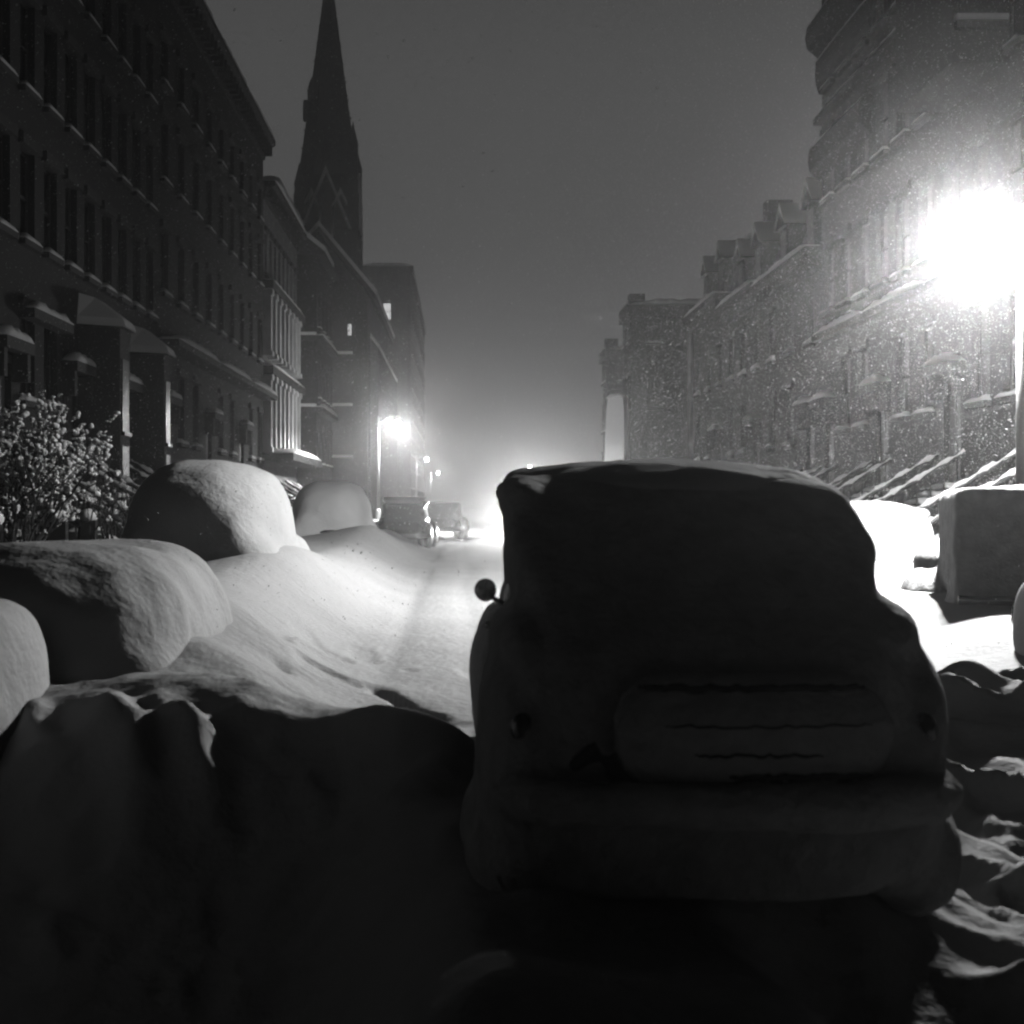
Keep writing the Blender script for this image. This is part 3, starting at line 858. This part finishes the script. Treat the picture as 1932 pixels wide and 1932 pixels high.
# ---- the near car, seen from behind and plastered with snow
def near_car():
    root = empty('parked_car', (1.045, 5.25, 0.02))
    st = SEDAN; L = 4.6
    b = MB(); body_loft(b, st, 6, 4); b.build('body', M['paint'], root, True)
    # windblown crust over the whole rear, and a thick cushion on the roof
    n = MB()
    ztr = dict(zip((0.12,0.25,0.60,0.95,1.35,1.8,2.4,2.9), (.72,.96,1.20,1.48,1.69,1.75,1.80,1.77)))
    stc = [(y, ws+.05, (.785 if .9 < y < 3 else wb+.02), .02, min(zl+.04, 1.08), (max(wt+.0, .81) if .9 < y < 2.5 else wt+.08), ztr.get(y, zt+.05)) for (y,ws,wb,zb,zl,wt,zt) in st]
    body_loft(n, stc, 6, 4)
    cr = n.build('snow_cover', M['snow_crust'], root)
    for s in (-1, 1):
        for (y, LL) in ((.98,.86),(L-.85,.78)):
            f = MB(); fender(f, s*.72, y, LL, .93, .22); fo = f.build('fender', M['paint'], root, True)
            wheel(root, s*.76, y)
        fender(n, s*.735, .98, .86, .93, .225, .03); fender(n, s*.735, L-.85, .78, .93, .225, .03)
    # rebuild the crust with the fenders in it, so that snow bridges the creases
    bpy.data.objects.remove(cr)
    n.ell((-.74,1.7,1.61), (.13,.6,.11), 16, 10)
    n.tube([(-.87,.20,.44),(-.75,.02,.44),(-.4,-.06,.44),(.4,-.06,.44),(.75,.02,.44),(.87,.20,.44)], .095, 12)
    n.ell((-.79,.95,.98), (.13,.6,.15), 16, 10); n.ell((.78,.95,1.02), (.15,.6,.16), 16, 10)
    n.ell((.90,1.1,.10), (.22,.8,.34), 16, 10); n.ell((.88,.95,.66), (.14,.7,.36), 16, 10); n.ell((-.84,.95,.6), (.14,.7,.36), 16, 10); n.ell((-.85,1.1,.08), (.2,.8,.28), 16, 10)
    cr = n.build('snow_cover', M['snow_crust'], root)
    remesh(cr, .03, 9, .05, .4)
    rs = MB().ell((.04,2.45,1.645), (.90,1.25,.175), 40, 20, .92)
    remesh(rs.build('roof_snow', M['snow'], root), .03, 8, .04, .3)
    # boot lid standing proud of the crust, its seams open
    def surf(x, z):          # approximate rear surface y for a height z
        zs = [.45,.62,.75,.95,1.13,1.30,1.5]; ys = [.06,.05,.06,.18,.42,.78,1.2]
        return float(np.interp(z, zs, ys)) + .10*(x/.7)**2
    def strip(name, x0, x1, z, t, d, m, par, kz=2, rag=0.0):
        k = 26; q = MB(); vs = []; fs = []; rr = random.Random(int(z*1000))
        for i in range(k+1):
            u = i/k; x = x0+(x1-x0)*u; e = min(1, 6*u, 6*(1-u))**.5; j1 = rr.uniform(-rag, rag)
            for j in range(kz+1):
                v = j/kz*2-1; zz = z+j1+v*t/2*(.25+.75*e)
                vs.append((x, surf(x,zz)-.04-d*(1-.7*abs(v)**3), zz))
        for i in range(k):
            for j in range(kz): fs.append((i*(kz+1)+j,(i+1)*(kz+1)+j,(i+1)*(kz+1)+j+1,i*(kz+1)+j+1))
        q.add(vs, fs); oo = q.build(name, m, par, True)
        oo.modifiers.new('solid', 'SOLIDIFY').thickness = .02
        return oo
    lid = strip('boot_lid', -.46, .62, .70, .46, .055, M['snow_crust'], root, 10)
    strip('seam', -.36, .53, .865, .052, .066, M['rubber'], lid, 2, .004)
    strip('seam', -.27, .53, .735, .052, .064, M['rubber'], lid, 2, .006)
    strip('seam', -.16, .33, .625, .052, .064, M['rubber'], lid, 2, .006)
    strip('seam', -.03, .53, .540, .052, .075, M['rubber'], lid, 2, .006)
    bp = MB()
    pts = [(-.86,.22,.44),(-.75,.04,.44),(-.4,-.03,.44),(.4,-.03,.44),(.75,.04,.44),(.86,.22,.44)]
    for dz in (-.04,.0,.04): bp.tube([(p[0],p[1],p[2]+dz) for p in pts], .045, 8)
    bo = bp.build('bumper', M['chrome'], root, True)
    for s in (-1, 1):
        MB().ell((s*.80,.235,.68), (.05,.06,.07), 12, 8).build('tail_light', M['red'], root, True)
    mm = MB().tube([(-.76,2.45,1.0),(-.88,2.42,1.06)], .014, 6).ell((-.91,2.40,1.10), (.062,.035,.065), 14, 10)
    mm.build('mirror', M['chrome'], root, True)
    hd = MB().tube([(-.80,2.1,.93),(-.90,2.1,.94),(-.905,2.02,.94)], .022, 6); hd.build('door_handle', M['chrome'], root, True)
    # rear window under the crust edge
    tag(root, 'nearest car, seen from behind in the middle of the street, crusted with snow', 'car', 'snowed-in cars')
    return root
near_car()

G = 'snowed-in cars'
car('buried_car', (-2.95, 8.55, -.34), 0, COUPE, 'heavy', 'low car buried into a wide dark snow hump at the left edge', G, mirror=False, noise=.14, ex=.62)
car('buried_car', (-3.5, 17.2, .12), radians(-1), SEDAN, 'heavy', 'tall rounded car under thick snow, half bright and half shadowed, by the shrubs', G, dome=.06, mirror=False)
car('buried_car', (-3.55, 36.0, .15), 0, SEDAN, 'heavy', 'rounded white snow-covered car below the pale pilastered house', G, dome=.06, mirror=False)
car('stuck_car', (-2.1, 47.0, .05), radians(-3), SEDAN, 'top', 'dark bare-sided car with snowy roof below the left street lamp', G)
car('stuck_car', (-.95, 61.0, .02), radians(-4), SEDAN, None, 'small dark car farthest down the left side, in the bright haze', G)
car('parked_car', (-3.63, 4.35, 0), 0, SEDAN, 'light', 'car cut off by the left edge, only its round snowy front fender showing', G, mirror=False)
car('parked_car', (7.8, 24.6, -.18), 0, SEDAN, 'heavy', 'bright white snow-covered car between the near car and the van', G, mirror=False, ex=.65, dome=-.22)
car('parked_car', (6.35, 9.6, .0), radians(-4), SEDAN, 'light', 'dark car at the right edge, only its rounded side with a bright rim showing', G, mirror=False)
oc = car('oncoming_car', (3.4, 70.0, .0), pi, SEDAN, None, 'car with glaring headlights far down the street, beside the near car roof', None, lights=True, mirror=False)
for s in (-1, 1):
    ld = bpy.data.lights.new('headlight_beam', 'SPOT'); ld.energy = HEADLIGHT; ld.spot_size = radians(70); ld.spot_blend = .8; ld.shadow_soft_size = .14
    lo = bpy.data.objects.new('headlight_beam', ld); C.objects.link(lo); lo.parent = oc
    lo.location = (s*.66, 4.85, .72); lo.rotation_euler = (radians(90), 0, 0)

# ---- panel van beside the lamp
def van():
    root = empty('panel_van', (7.35, 17.6, -.06), radians(-15))
    w, H, L = .95, 1.62, 2.6
    bx = MB(); out = []
    for (sx, sz) in ((1,-1),(1,1),(-1,1),(-1,-1)):
        r = .12
        for k in range(5):
            a0 = {(1,-1):-pi/2,(1,1):0,(-1,1):pi/2,(-1,-1):pi}[(sx,sz)]; a = a0+pi/2*k/4
            out.append((sx*(w-r)+r*cos(a), (.42 if sz < 0 else H)+(r if sz < 0 else -r)+r*sin(a)))
    bx.prism(out, 'y', 0, L); bx.build('cargo_body', M['paint'], root)
    for s in (-1, 1):
        d = MB().box(s*.47-.44, s*.47+.44, -.03, -.003, .55, 1.5); do = d.build('rear_door', M['paint'], root)
        MB().box(s*.47-.22, s*.47+.22, -.045, -.032, 1.1, 1.4).build('door_window', M['glass'], do)
        MB().box(s*.06-.02, s*.06+.02, -.07, -.032, .95, 1.1).build('door_handle', M['chrome'], do)
        f = MB(); f.ell((s*.90,3.35,.55), (.36,.70,.42), 22, 14, .85); fo = f.build('fender', M['paint'], root, True)
        MB().ell((s*.92,3.35,.74), (.40,.72,.40), 22, 14).build('fender_snow', M['snow'], fo, True)
        wheel(root, s*.82, .7); wheel(root, s*.82, 3.4)
        MB().ell((s*.85,-.04,.62), (.06,.04,.07), 10, 8).build('tail_light', M['red'], root, True)
    c = MB(); body_loft(c, [(2.6,.8,.85,.35,1.0,.72,1.58),(3.0,.78,.82,.35,1.0,.66,1.45),(3.25,.7,.75,.35,1.0,.5,1.12),(3.8,.55,.6,.38,.95,.42,1.05),(4.15,.4,.45,.45,.85,.32,.95)])
    c.build('cab', M['paint'], root, True)
    MB().tube([(-.95,-.1,.42),(.95,-.1,.42)], .06, 8).build('bumper', M['chrome'], root, True)
    s = MB().prism([(p[0]*1.055, p[1]+(.24 if p[1] > 1 else -.02)) for p in out], 'y', -.13, L+.06)
    s.ell((.1,1.2,H+.14), (.8,1.3,.16), 20, 10); s.ell((-.7,.6,.2), (.4,.8,.42), 16, 10); s.ell((-1.0,3.2,.2), (.55,1.0,.6), 16, 10)
    so = s.build('roof_snow', M['snow_crust'], root); remesh(so, .035, 40, .05, .3)
    MB().box(-.9, .9, -.036, -.032, .5, .56) if False else None
    tag(root, 'boxy panel van with dark back and snowy top under the near street lamp', 'van')
van()

# ------------------------------------------------------------------ shrubs
def shrub(loc, hgt, spread, n, clumps, label, seed):
    rnd = random.Random(seed); root = empty('shrub', loc); br = MB(); tips = []
    def grow(p, d, L, r, lvl):
        q = [p]; 
        for k in range(3):
            d = (d + Vector((rnd.uniform(-.3,.3), rnd.uniform(-.3,.3), rnd.uniform(-.02,.22)))).normalized()
            q.append(q[-1] + d*L/3)
        br.tube(q, r, 5, r*.5); 
        for k in (1,2,3): tips.append((q[k], lvl))
        if lvl < 3:
            for k in range(rnd.choice((2,3))):
                grow(q[rnd.choice((1,2,3))], (d + Vector((rnd.uniform(-.9,.9), rnd.uniform(-.9,.9), rnd.uniform(-.3,.6)))).normalized(), L*.68, r*.55, lvl+1)
    for k in range(n):
        a = 2*pi*k/n+rnd.random(); grow(Vector((.15*cos(a), .15*sin(a), 0)), Vector((spread*cos(a), spread*sin(a), 1)).normalized(), hgt*.42, .035, 0)
    br.build('branches', M['bark'], root)
    if clumps:
        s = MB()
        pool = [t for t, l in tips if l >= 1]
        for k in range(clumps):
            t = rnd.choice(pool) + Vector((rnd.uniform(-.07,.07), rnd.uniform(-.07,.07), rnd.uniform(-.03,.06)))
            r = rnd.choice((.015,.02,.03,.045)); d = Vector((rnd.uniform(-1,1), rnd.uniform(-1,1), rnd.uniform(-.5,.9))).normalized()
            for q in range(rnd.choice((2,3,4))):
                rr = r*rnd.uniform(.5,1.1)
                s.ell(t+d*(q*r*.9)+Vector((rnd.uniform(-r,r), rnd.uniform(-r,r), rnd.uniform(-r,r)))*.4, (rr*rnd.uniform(.8,1.5), rr*rnd.uniform(.8,1.5), rr*rnd.uniform(.6,1.1)), 6, 4)
        s.build('snow_clumps', M['snow'], root, True)
    tag(root, label, 'shrub', 'shrubs in front of the left houses')
shrub((-7.25, 22.6, .4), 3.3, .24, 22, 1700, 'snow-flecked bare shrub glowing white by the stoop at the left edge', 5)
shrub((-5.9, 24.0, .35), 2.0, .6, 9, 50, 'darker bare shrub between the white shrub and the tall rounded car', 9)

# ------------------------------------------------------------------ falling snow and haze
def flakes():
    N = 260000
    P = np.stack([rng.uniform(-9, 12.2, N), 9 + 47*rng.random(N)**1.2, rng.uniform(.5, 11, N)], 1)
    k = int(N*.6)
    P[:k] = np.stack([rng.uniform(2.0, 12.2, k), rng.uniform(14, 44, k), rng.uniform(.6, 10.5, k)], 1)
    K = 330000
    Q = np.stack([rng.uniform(-22, 26, K), rng.uniform(19, 66, K), rng.uniform(1.5, 27, K)], 1)
    Q = Q[(np.abs(Q[:,0]-.2*Q[:,1]*0) < .42*Q[:,1]+1) & (Q[:,2] < .38*Q[:,1]+2.2) & (Q[:,0] > -9.3) & (Q[:,0] < 11.9)]
    P = np.concatenate([P, Q])
    keep = ~((np.abs(P[:,0]-8.25) < .9) & (np.abs(P[:,1]-21.9) < .9) & (np.abs(P[:,2]-5.9) < .9)) & (P[:,2] > ground_h(P[:,0], P[:,1])+.1)
    keep &= ~((P[:,0] > -.2) & (P[:,0] < 2.3) & (P[:,1] < 10.2) & (P[:,2] < 2.0))
    P = P[keep]; N = len(P)
    base = np.array([(1,1,1),(1,-1,-1),(-1,1,-1),(-1,-1,1)])*.577
    s = np.clip(.0032*np.exp(rng.normal(0, .45, (N,1,1))), .0012, .009)
    off = base[None]*s*np.array([1,1,1.5])[None,None]
    a = rng.uniform(0, 2*pi, N); ca, sa = np.cos(a)[:,None], np.sin(a)[:,None]
    ox = off[:,:,0]*ca-off[:,:,1]*sa + off[:,:,2]*.5; oy = off[:,:,0]*sa+off[:,:,1]*ca
    V = np.stack([ox, oy, off[:,:,2]], -1) + P[:,None]
    F = np.array([(0,1,2),(0,3,1),(0,2,3),(1,3,2)])[None] + 4*np.arange(N)[:,None,None]
    me = bpy.data.meshes.new('falling_snow'); F = F.reshape(-1,3).astype(np.int32)
    me.vertices.add(4*N); me.vertices.foreach_set('co', V.astype(np.float32).ravel())
    me.loops.add(F.size); me.loops.foreach_set('vertex_index', F.ravel())
    me.polygons.add(len(F)); me.polygons.foreach_set('loop_start', np.arange(0, F.size, 3, dtype=np.int32))
    me.update(calc_edges=True); me.validate()
    me.materials.append(M['snow']); me.update()
    tag(link('falling_snow', me), kind='stuff')
flakes()

HAZE = 0.0028
hz = MB().box(-80, 80, -20, 420, -1.6, 48).build('haze', None)
hm = bpy.data.materials.new('haze'); hm.use_nodes = True
hn = hm.node_tree
for n in list(hn.nodes): hn.nodes.remove(n)
ho = hn.nodes.new('ShaderNodeOutputMaterial'); pv = hn.nodes.new('ShaderNodeVolumePrincipled')
pv.inputs['Color'].default_value = (.95,.95,.95,1); pv.inputs['Density'].default_value = HAZE; pv.inputs['Anisotropy'].default_value = .92
hn.links.new(pv.outputs[0], ho.inputs['Volume'])
hz.data.materials.append(hm)
tag(hz, kind='stuff')
